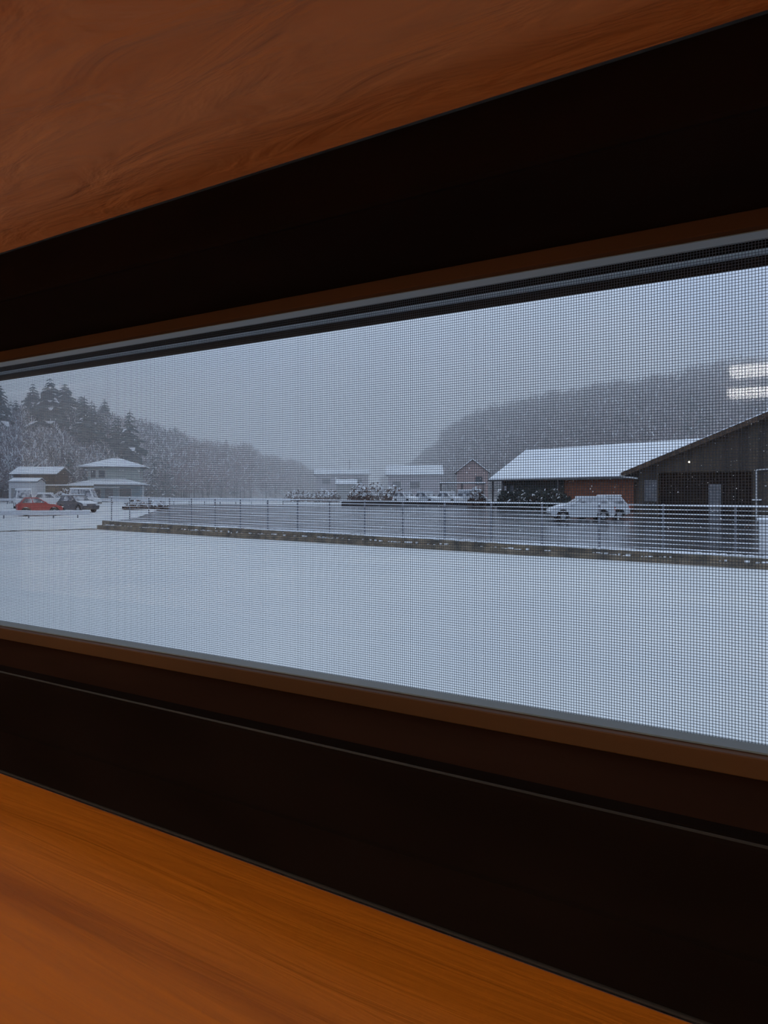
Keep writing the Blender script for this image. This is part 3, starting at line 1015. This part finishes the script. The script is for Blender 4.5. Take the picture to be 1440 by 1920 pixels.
HX = gable_house('house', 'dark walled house with a snowy roof at the left of the valley', 'house', px(16, 112, ground_h(112)), heading(1, 0.02), 7.2, 6.0, 4.25, 5.35, 'brown_boards', over=0.5,
                 wins=((1.2, 2.2, 2.2, 3.4), (3.6, 4.6, 2.2, 3.4)))
SH = gable_house('shed', 'pale box shed below the dark walled house', 'shed', px(14, 103, ground_h(103)), heading(1, 0.02), 4.1, 3.0, 3.0, 3.45, 'white_wall', over=0.12, snow_t=0.12)
MB().box(0.5, 1.6, 0.08, 0.14, 0.05, 2.1).build('door', 'grey_wall', SH)
EM = thing('garden_wall', 'long brown garden wall between the shed and the two storey house', 'wall', px(55, 108, ground_h(108) - 0.1), heading(1, 0.04))
MB().box(0, 9.0, 0, 0.4, 0, 2.6).build('wall_body', 'mossy_concrete', EM)
MB().box(-0.05, 9.05, -0.05, 0.45, 2.6, 2.78).build('snow_cap', 'snow', EM, 0.05)

# small houses at the end of the valley
gable_house('house', 'long low house with a snowy roof in the middle of the valley', 'house', px(588, 176, ground_h(176)), heading(1, 0.1), 13.6, 8.0, 5.9, 7.1, 'mauve_wall', snow_t=0.22,
            wins=((2, 4, 3.6, 5.0), (6, 8, 3.6, 5.0), (9.5, 11.5, 3.6, 5.0)))
gable_house('house', 'wide house with a deep snowy roof left of the pink gabled house', 'house', px(722, 150, ground_h(150)), heading(1, -0.03), 11.8, 9.0, 5.1, 7.0, 'mauve_wall', snow_t=0.24,
            wins=((1.5, 3.2, 2.4, 3.8), (5, 7, 2.4, 3.8)))
PG = gable_house('house', 'pinkish house with its snowy gable beside the long building', 'house', px(920, 108, ground_h(108)), heading(0.12, 0.99), 7.5, 5.2, 4.3, 6.3, 'pink_wall', over=0.35,
                 wins=())
MB().box(0.30, 0.36, 1.2, 2.2, 2.6, 3.8).build('window', 'dark_pane', PG)
gable_house('shed', 'low flat shed with a snowy roof beyond the parked cars', 'shed', px(628, 140, ground_h(140)), heading(1, 0.0), 4.2, 3.4, 3.1, 3.9, 'grey_wall', over=0.3)
CP = thing('carport', 'open carport with a flat snowy roof behind the parked row', 'carport', px(825, 98, lot_h(98)), heading(1, -0.04))
MB().box(0, 6.0, 0, 2.6, 2.55, 2.65).build('roof', 'fascia_grey', CP)
MB().box(0.03, 5.97, 0.03, 2.57, 2.65, 2.78).build('roof_snow', 'snow', CP, 0.04)
for x in (0.15, 2.95, 5.75):
    for y in (0.15, 2.4):
        MB().box(x - 0.05, x + 0.05, y - 0.05, y + 0.05, -0.1, 2.55).build('post', 'fascia_grey', CP)

# low dark wall behind the lot
lw = thing('low_wall', 'long low dark wall with a snowy top in front of the parked row', 'wall', px(640, 86, lot_h(86) - 0.1), heading(1, -0.02))
MB().box(0, 18.0, 0, 0.35, 0, 0.52).build('wall_body', 'barn_dark', lw)
MB().box(-0.03, 18.03, -0.03, 0.38, 0.52, 0.66).build('snow_cap', 'snow', lw, 0.04)

# guard rails on the left


def guard(label, x0, x1, d0, d1, hh, n):
    p, q = px(x0, d0, ground_h(d0)), px(x1, d1, ground_h(d1))
    T = thing('guard_rail', label, 'guard rail', p, math.atan2(q.y - p.y, q.x - p.x))
    ln = math.hypot(q.x - p.x, q.y - p.y)
    MB().prism([(0, hh - 0.28), (-0.05, hh - 0.22), (0, hh - 0.15), (-0.05, hh - 0.08), (0, hh), (0.03, hh), (0.03, hh - 0.28)], 'x', 0, ln).build('rail', 'rail_steel', T)
    MB().box(0, ln, -0.05, 0.04, hh, hh + 0.05).build('snow_cap', 'snow', T, 0.02)
    for i in range(n):
        x = ln * (i + 0.5) / n
        b2 = MB()
        b2.tube((x, 0.07, -0.05), (x, 0.07, hh), 0.045, None, 8)
        b2.build('post', 'galvanised', T)


guard('white snow capped guard rail in front of the red car', -260, 168, 49.5, 52.0, 0.52, 9)
guard('long snow capped guard rail across the far side of the road', -300, 545, 97, 92, 0.66, 30)

# thin brown hedge and snowy bushes
for k, (x, d, sx, sz, lb, m_) in enumerate((
        (255, 72, 1.4, 0.9, 'brown leafless bush standing left of the lot', 'hedge_brown'),
        (292, 73, 1.5, 0.8, 'low brown bush next to the lot corner', 'hedge_brown'),
        (676, 100, 2.0, 2.7, 'snow laden bush left of the parked row', 'hedge_brown'),
        (706, 112, 2.4, 3.0, 'round snowy bush behind the low wall', 'hedge_brown'),
        (738, 104, 1.7, 2.6, 'snow laden bush beside the first parked car', 'hedge_brown'),
        (894, 84, 1.1, 2.2, 'tall reddish brown bush at the corner of the pinkish house', 'hedge_brown'),
        (612, 118, 2.6, 2.2, 'wide snowy bush before the long low house', 'hedge_brown'),
        (560, 124, 3.0, 2.0, 'wide snowy bush at the foot of the left hill', 'hedge_brown'),
        (120, 99, 1.6, 1.9, 'snowy bush between the garden wall and the porch', 'hedge_brown'))):
    leafy('bush', lb, 'bush', px(x, d, ground_h(d)), sx, sx * 0.8, sz, 500, m_, snow_share=0.26, size=0.17)

# utility pole far off
up_ = thing('utility_pole', 'thin utility pole rising above the long low house', 'utility pole', px(655, 200, ground_h(200)))
b = MB()
b.tube((0, 0, 0), (0, 0, 10.6), 0.16, 0.10, 8)
b.build('pole', 'fascia_grey', up_)
MB().box(-0.9, 0.9, -0.06, 0.06, 9.6, 9.72).build('crossarm', 'fascia_grey', up_)
for x in (-0.8, 0, 0.8):
    b = MB()
    b.tube((x, 0, 9.72), (x, 0, 9.95), 0.06, None, 6)
    b.build('insulator', 'white_wall', up_)

# ------------------------------------------------------------------ hills and trees


def hill_grid(ridge, foot, back, n=64, k=18):
    """ridge / foot / back: lists of (r, d, h) sampled by parameter; a loft foot -> ridge -> back"""
    def samp(P, t):
        P = np.array(P, float)
        ts = np.linspace(0, 1, len(P))
        return np.stack([np.interp(t, ts, P[:, i]) for i in range(3)], 1)
    t = np.linspace(0, 1, n)
    A, B_, D_ = samp(foot, t), samp(ridge, t), samp(back, t)
    rows = []
    for j in range(k + 1):
        q = j / k
        s = q ** 0.9
        p = A + (B_ - A) * s
        p[:, 2] = A[:, 2] + (B_[:, 2] - A[:, 2]) * (math.sin(q * math.pi / 2) ** 1.15)
        rows.append(p)
    for j in range(1, 5):
        q = j / 4
        p = B_ + (D_ - B_) * q
        p[:, 2] = B_[:, 2] + (D_[:, 2] - B_[:, 2]) * (q ** 1.6)
        rows.append(p)
    return np.array(rows)


def build_hill(name, label, grid):
    rws, n, _ = grid.shape
    V = [at(*p) for p in grid.reshape(-1, 3)]
    mb = MB()
    mb.v = [tuple(p) for p in V]
    for i in range(rws - 1):
        for j in range(n - 1):
            a = i * n + j
            mb.f.append((a, a + 1, a + n + 1, a + n))
            mb.mi.append(0)
    return struct(name, mb, 'hill_floor', label, 'hill', smooth=True)


def rp_(x, y, d, tree=0.0):
    return ((x - 720) / F * d, d, hgt(y, d) - tree)


TL = 8.5
left_ridge = [rp_(-900, 560, 120, TL), rp_(-500, 640, 130, TL), rp_(-200, 700, 140, TL), rp_(0, 770, 150, TL), rp_(60, 768, 152, TL), rp_(110, 764, 155, TL), rp_(150, 765, 160, TL),
              rp_(200, 776, 165, TL), rp_(250, 792, 172, TL), rp_(320, 808, 188, TL), rp_(400, 824, 210, TL), rp_(480, 832, 235, TL), rp_(540, 845, 255, TL), rp_(590, 866, 280, TL), rp_(640, 900, 310, 3), rp_(690, 925, 340, 0)]
left_foot = [((x - 720) / F * d, d, ground_h(d) - 0.1) for x, d in ((-1300, 95), (-700, 98), (-300, 112), (-60, 118), (10, 121), (70, 124), (120, 128), (170, 134), (220, 138), (300, 146), (390, 158), (480, 178), (550, 200), (600, 230), (650, 270), (690, 310))]
left_back = [((x - 720) / F * d, d, 0.0) for x, d in ((-900, 230), (-400, 300), (0, 340), (300, 380), (600, 430), (720, 460))]
GL = hill_grid(left_ridge, left_foot, left_back)
build_hill('hill', 'wooded snowy hillside rising on the left of the valley', GL)

TR = 7.0
right_ridge = [rp_(700, 925, 330, 0), rp_(745, 900, 310, 2), rp_(775, 870, 300, 6), rp_(805, 840, 290, TR), rp_(845, 812, 280, TR), rp_(880, 790, 275, TR), rp_(930, 775, 268, TR), rp_(1000, 759, 260, TR), rp_(1080, 745, 252, TR),
               rp_(1140, 734, 248, TR), rp_(1200, 734, 246, TR), rp_(1250, 718, 244, TR), rp_(1350, 699, 240, TR), rp_(1450, 686, 236, TR), rp_(1700, 660, 230, TR), rp_(2200, 640, 220, TR)]
right_foot = [((x - 720) / F * d, d, ground_h(d) - 0.1) for x, d in ((705, 290), (745, 240), (775, 200), (805, 180), (845, 165), (880, 155), (930, 145), (1000, 135), (1080, 128), (1140, 125), (1200, 122), (1250, 120), (1350, 118), (1450, 116), (1750, 112), (2400, 105))]
right_back = [((x - 720) / F * d, d, 0.0) for x, d in ((720, 440), (900, 430), (1200, 420), (1500, 400), (2200, 380))]
GR = hill_grid(right_ridge, right_foot, right_back)
build_hill('hill', 'wooded hillside rising behind the long building and the barn', GR)


def blades(c, a, b, w):
    """quads centred on c, half axes a (long) and b*w"""
    return np.stack([c - a - b * w, c + a - b * w, c + a + b * w, c - a + b * w], 1)


def bare_tree_template(n, hgt_, seed, snow_share=0.22):
    g = np.random.default_rng(seed)
    u = g.normal(size=(n, 3))
    u /= np.linalg.norm(u, axis=1)[:, None]
    rad = g.uniform(0.25, 1.0, n)[:, None] ** 0.6
    c = u * rad * np.array([0.30, 0.30, 0.40]) * hgt_ + np.array([0, 0, 0.58 * hgt_])
    out_ = c - np.array([0, 0, 0.25 * hgt_])
    out_ = out_ / np.linalg.norm(out_, axis=1)[:, None] + g.normal(size=(n, 3)) * 0.45
    out_ /= np.linalg.norm(out_, axis=1)[:, None]
    sd = np.cross(out_, g.normal(size=(n, 3)))
    sd /= np.linalg.norm(sd, axis=1)[:, None]
    ln = g.uniform(0.025, 0.062, n)[:, None] * hgt_
    Q = blades(c, out_ * ln, sd, ln * 0.13)
    mi = (g.uniform(size=n) < snow_share).astype(int)
    # trunk and boughs as thin crossed quads
    tq = []
    for ang in (0.3, 1.87):
        d_ = np.array([math.cos(ang), math.sin(ang), 0]) * 0.016 * hgt_
        tq.append([-d_, d_, d_ * 0.5 + [0, 0, 0.7 * hgt_], -d_ * 0.5 + [0, 0, 0.7 * hgt_]])
    for i in range(7):
        ang = i * 2.4
        p0 = np.array([0, 0, (0.22 + 0.05 * i) * hgt_])
        p1 = p0 + np.array([math.cos(ang) * 0.2, math.sin(ang) * 0.2, 0.22]) * hgt_
        e = np.array([0, 0, 0.009 * hgt_])
        tq.append([p0 - e, p0 + e, p1 + e * 0.4, p1 - e * 0.4])
    Q = np.concatenate([Q, np.array(tq)], 0)
    mi = np.concatenate([mi, np.full(len(tq), 2)])
    return Q, mi


def conifer_template(tiers, per, hgt_, seed, snow_share=0.3, width=0.2):
    g = np.random.default_rng(seed)
    Q, mi = [], []
    for i in range(tiers):
        q = (i + g.uniform(-0.2, 0.2)) / tiers
        z0 = (0.14 + 0.84 * q) * hgt_
        rd = width * hgt_ * (1 - q) ** 0.8 * g.uniform(0.75, 1.2) + 0.012 * hgt_
        for k in range(per):
            ang = 2 * math.pi * (k + g.uniform(-0.3, 0.3)) / per + i * 0.7
            dx, dy = math.cos(ang), math.sin(ang)
            rr = rd * g.uniform(0.7, 1.15)
            p0 = np.array([0, 0, z0])
            p1 = p0 + np.array([dx * rr * 0.6, dy * rr * 0.6, -rr * 0.18])
            p2 = p0 + np.array([dx * rr, dy * rr, -rr * g.uniform(0.30, 0.55)])
            sd = np.array([-dy, dx, 0]) * rr * 0.30
            dn = np.array([0, 0, -rr * 0.10])
            Q.append([p0 - sd * 0.2, p0 + sd * 0.2, p1 + sd + dn, p1 - sd + dn]); mi.append(0)
            Q.append([p1 - sd + dn, p1 + sd + dn, p2 + sd * 0.25, p2 - sd * 0.25]); mi.append(0)
            e = np.array([0, 0, rr * 0.22])
            Q.append([p0 + e * 0.4, p0 - e * 0.6, p2 - e * 0.7, p2 + e * 0.1]); mi.append(0)
            if g.uniform() < snow_share:
                upv = np.array([0, 0, 0.02 * hgt_ * 0.5])
                Q.append([p1 - sd * 0.7 + dn * 0.4 + upv, p1 + sd * 0.7 + dn * 0.4 + upv, p2 + sd * 0.2 + upv, p2 - sd * 0.2 + upv]); mi.append(1)
    for ang in (0.3, 1.87):
        d_ = np.array([math.cos(ang), math.sin(ang), 0]) * 0.014 * hgt_
        Q.append([-d_, d_, d_ * 0.15 + [0, 0, 0.97 * hgt_], -d_ * 0.15 + [0, 0, 0.97 * hgt_]]); mi.append(2)
    return np.array(Q, float), np.array(mi)


def forest(name, label, grid, count, mats, hmin, hmax, con_share, seed, q0=0.0, q1=1.0, j0=0.0, j1=1.0, snow=0.2):
    g = np.random.default_rng(seed)
    temps = [bare_tree_template(260, 1.0, seed + i, snow) for i in range(4)]
    ctemps = [conifer_template(9, 6, 1.0, seed + 20 + i, 0.3, 0.2) for i in range(3)]
    nrow, n, _ = grid.shape
    top = 18
    AQ, AM = [], []
    for i in range(count):
        fi = g.uniform(q0, q1) * top
        fj = (j0 + (j1 - j0) * g.uniform()) * (n - 1.001)
        i0, jj = int(min(fi, top - 1)), int(fj)
        a, b_ = fi - i0, fj - jj
        p = (grid[i0, jj] * (1 - a) * (1 - b_) + grid[i0 + 1, jj] * a * (1 - b_) + grid[i0, jj + 1] * (1 - a) * b_ + grid[i0 + 1, jj + 1] * a * b_)
        hh = g.uniform(hmin, hmax)
        if p[0] / p[1] > -0.17 and p[0] / p[1] < 0.08:
            hh *= 0.75
        con = g.uniform() < con_share
        Q, mi = (ctemps[g.integers(3)] if con else temps[g.integers(4)])
        mi = mi.copy()
        if con:
            mi[mi == 0] = 3
        th_ = g.uniform(0, 6.283)
        cs, sn_ = math.cos(th_), math.sin(th_)
        K = Q * hh
        X = K[..., 0] * cs - K[..., 1] * sn_
        Y = K[..., 0] * sn_ + K[..., 1] * cs
        w_ = at(*p)
        AQ.append(np.stack([X + w_.x, Y + w_.y, K[..., 2] + w_.z - 0.2], -1))
        AM.append(mi)
    Q = np.concatenate(AQ, 0)
    mi = np.concatenate(AM, 0)
    o = np_mesh(name, Q.reshape(-1, 3), np.arange(len(Q) * 4).reshape(-1, 4), mats, None, mi)
    return tag(o, label, 'forest', kind='stuff')


forest('hillside_forest', 'bare snow dusted woods covering the left hillside', GL, 1500, ['bare_twigs', 'snow', 'bark', 'conifer'], 6.5, 10.5, 0.22, 100, 0.0, 1.0, 0.02, 0.62, snow=0.30)
forest('hillside_forest', 'reddish bare woods on the low end of the left hillside', GL, 520, ['bare_twigs_red', 'snow', 'bark', 'conifer'], 6.0, 9.0, 0.06, 300, 0.0, 1.0, 0.60, 0.98, snow=0.10)
forest('hillside_forest', 'grey brown bare woods covering the right hillside', GR, 2300, ['bare_twigs', 'snow', 'bark', 'conifer'], 5.0, 10.5, 0.22, 500, 0.0, 1.0, 0.03, 0.98, snow=0.07)


def single_conifer(label, x, d, ytop, ybase, seed, width=0.2, tiers=24, per=9, snow=0.22):
    base = hgt(ybase, d)
    H_ = hgt(ytop, d) - base
    T = thing('conifer_tree', label, 'tree', px(x, d, base), group='conifers on the left hill')
    Q, mi = conifer_template(tiers, per, H_, seed, snow, width)
    for nm, k, m_ in (('foliage', 0, 'conifer'), ('branch_snow', 1, 'snow')):
        q = Q[mi == k]
        np_mesh(nm, q.reshape(-1, 3), np.arange(len(q) * 4).reshape(-1, 4), m_, T)
    b2 = MB()
    b2.tube((0, 0, -0.5), (0, 0, H_ * 0.95), H_ * 0.018, H_ * 0.003, 7)
    b2.build('trunk', 'bark', T)
    return T


for i, (x, d, yt, yb, wd, lb) in enumerate((
        (-2, 135, 714, 860, 0.34, 'dark conifer cut by the left edge of the window view'),
        (30, 142, 746, 850, 0.30, 'short broad conifer next to the leftmost dark conifer'),
        (62, 146, 714, 840, 0.34, 'tall conifer left of the two high crowns on the left hill'),
        (94, 140, 704, 840, 0.44, 'highest conifer on the left hill near the rail'),
        (122, 148, 714, 830, 0.46, 'broad conifer right of the highest one on the left hill'),
        (152, 152, 738, 840, 0.44, 'rounded conifer on the shoulder of the left hill'),
        (196, 158, 744, 840, 0.28, 'lone spiky conifer standing clear on the left skyline'),
        (240, 165, 776, 860, 0.28, 'low conifer right of the lone spiky one'),
        (282, 172, 788, 870, 0.28, 'conifer above the two storey house on the left skyline'),
        (328, 180, 796, 880, 0.20, 'thin pointed conifer at the end of the green part of the left hill'),
        (424, 215, 820, 890, 0.24, 'small conifer above the reddish woods'))):
    single_conifer(lb, x, d, yt, yb, 900 + i, wd)
gq = np.random.default_rng(77)
protos = [single_conifer('', -60 - 40 * i, 140, 740, 840, 950 + i, 0.30, 12, 7) for i in range(3)]
for i in range(34):
    o = protos[i] if i < 3 else copy_tree(protos[int(gq.integers(3))])
    q = gq.uniform()
    x = gq.uniform(-120, 250) if i > 2 else (-70, 20, 140)[i]
    d = gq.uniform(137, 150)
    yb = gq.uniform(826, 858) + max(0, x - 60) * 0.10
    o.location = px(x, d, hgt(yb, d))
    sc = gq.uniform(0.75, 1.1)
    o.scale = (sc, sc, sc)
    o.rotation_euler = (0, 0, gq.uniform(0, 6.28))
    tag(o, 'snow dusted conifer within the dark evergreen band on the upper left hillside', 'tree', 'evergreen band on the left hill')

# ------------------------------------------------------------------ falling snow and snowy haze
NF = 6000
d_ = rng.uniform(4.5, 34, NF)
r_ = (rng.uniform(-0.62, 0.62, NF)) * d_
h_ = CAM_Z + rng.uniform(-0.05, 0.26, NF) * d_
keep = h_ > 0.05
d_, r_, h_ = d_[keep], r_[keep], h_[keep]
cen = np.array([tuple(at(a, b_, c)) for a, b_, c in zip(r_, d_, h_)])
ok = cen[:, 1] > 1.0
cen = cen[ok]
n = len(cen)
oct_ = np.array([(1, 0, 0), (-1, 0, 0), (0, 1, 0), (0, -1, 0), (0, 0, 1), (0, 0, -1)], float)
sz = rng.uniform(0.0020, 0.0046, n)[:, None, None]
jit = rng.uniform(0.6, 1.4, (n, 6, 1))
V = (cen[:, None, :] + oct_[None] * sz * jit * np.array([1, 1, 1.5])).reshape(-1, 3)
tri = np.array([(0, 2, 4), (2, 1, 4), (1, 3, 4), (3, 0, 4), (2, 0, 5), (1, 2, 5), (3, 1, 5), (0, 3, 5)])
Ft = (np.arange(n)[:, None, None] * 6 + tri[None]).reshape(-1, 3)
tag(np_mesh('falling_snow', V, Ft, 'flake'), 'small snowflakes drifting down over the yard', 'snow', kind='stuff')

hz = MB()
zt = 75
c4 = [at(-330, 98.5, -3), at(330, 98.5, -3), at(620, 560, -3), at(-620, 560, -3)]
hz.v = [tuple(p) for p in c4] + [(p.x, p.y, zt) for p in c4]
hz.f = [(3, 2, 1, 0), (4, 5, 6, 7), (0, 1, 5, 4), (1, 2, 6, 5), (2, 3, 7, 6), (3, 0, 4, 7)]
hz.mi = [0] * 6
tag(hz.build('snow_haze', 'snow_haze'), 'thin pale snow haze hanging in the valley', 'haze', kind='stuff')
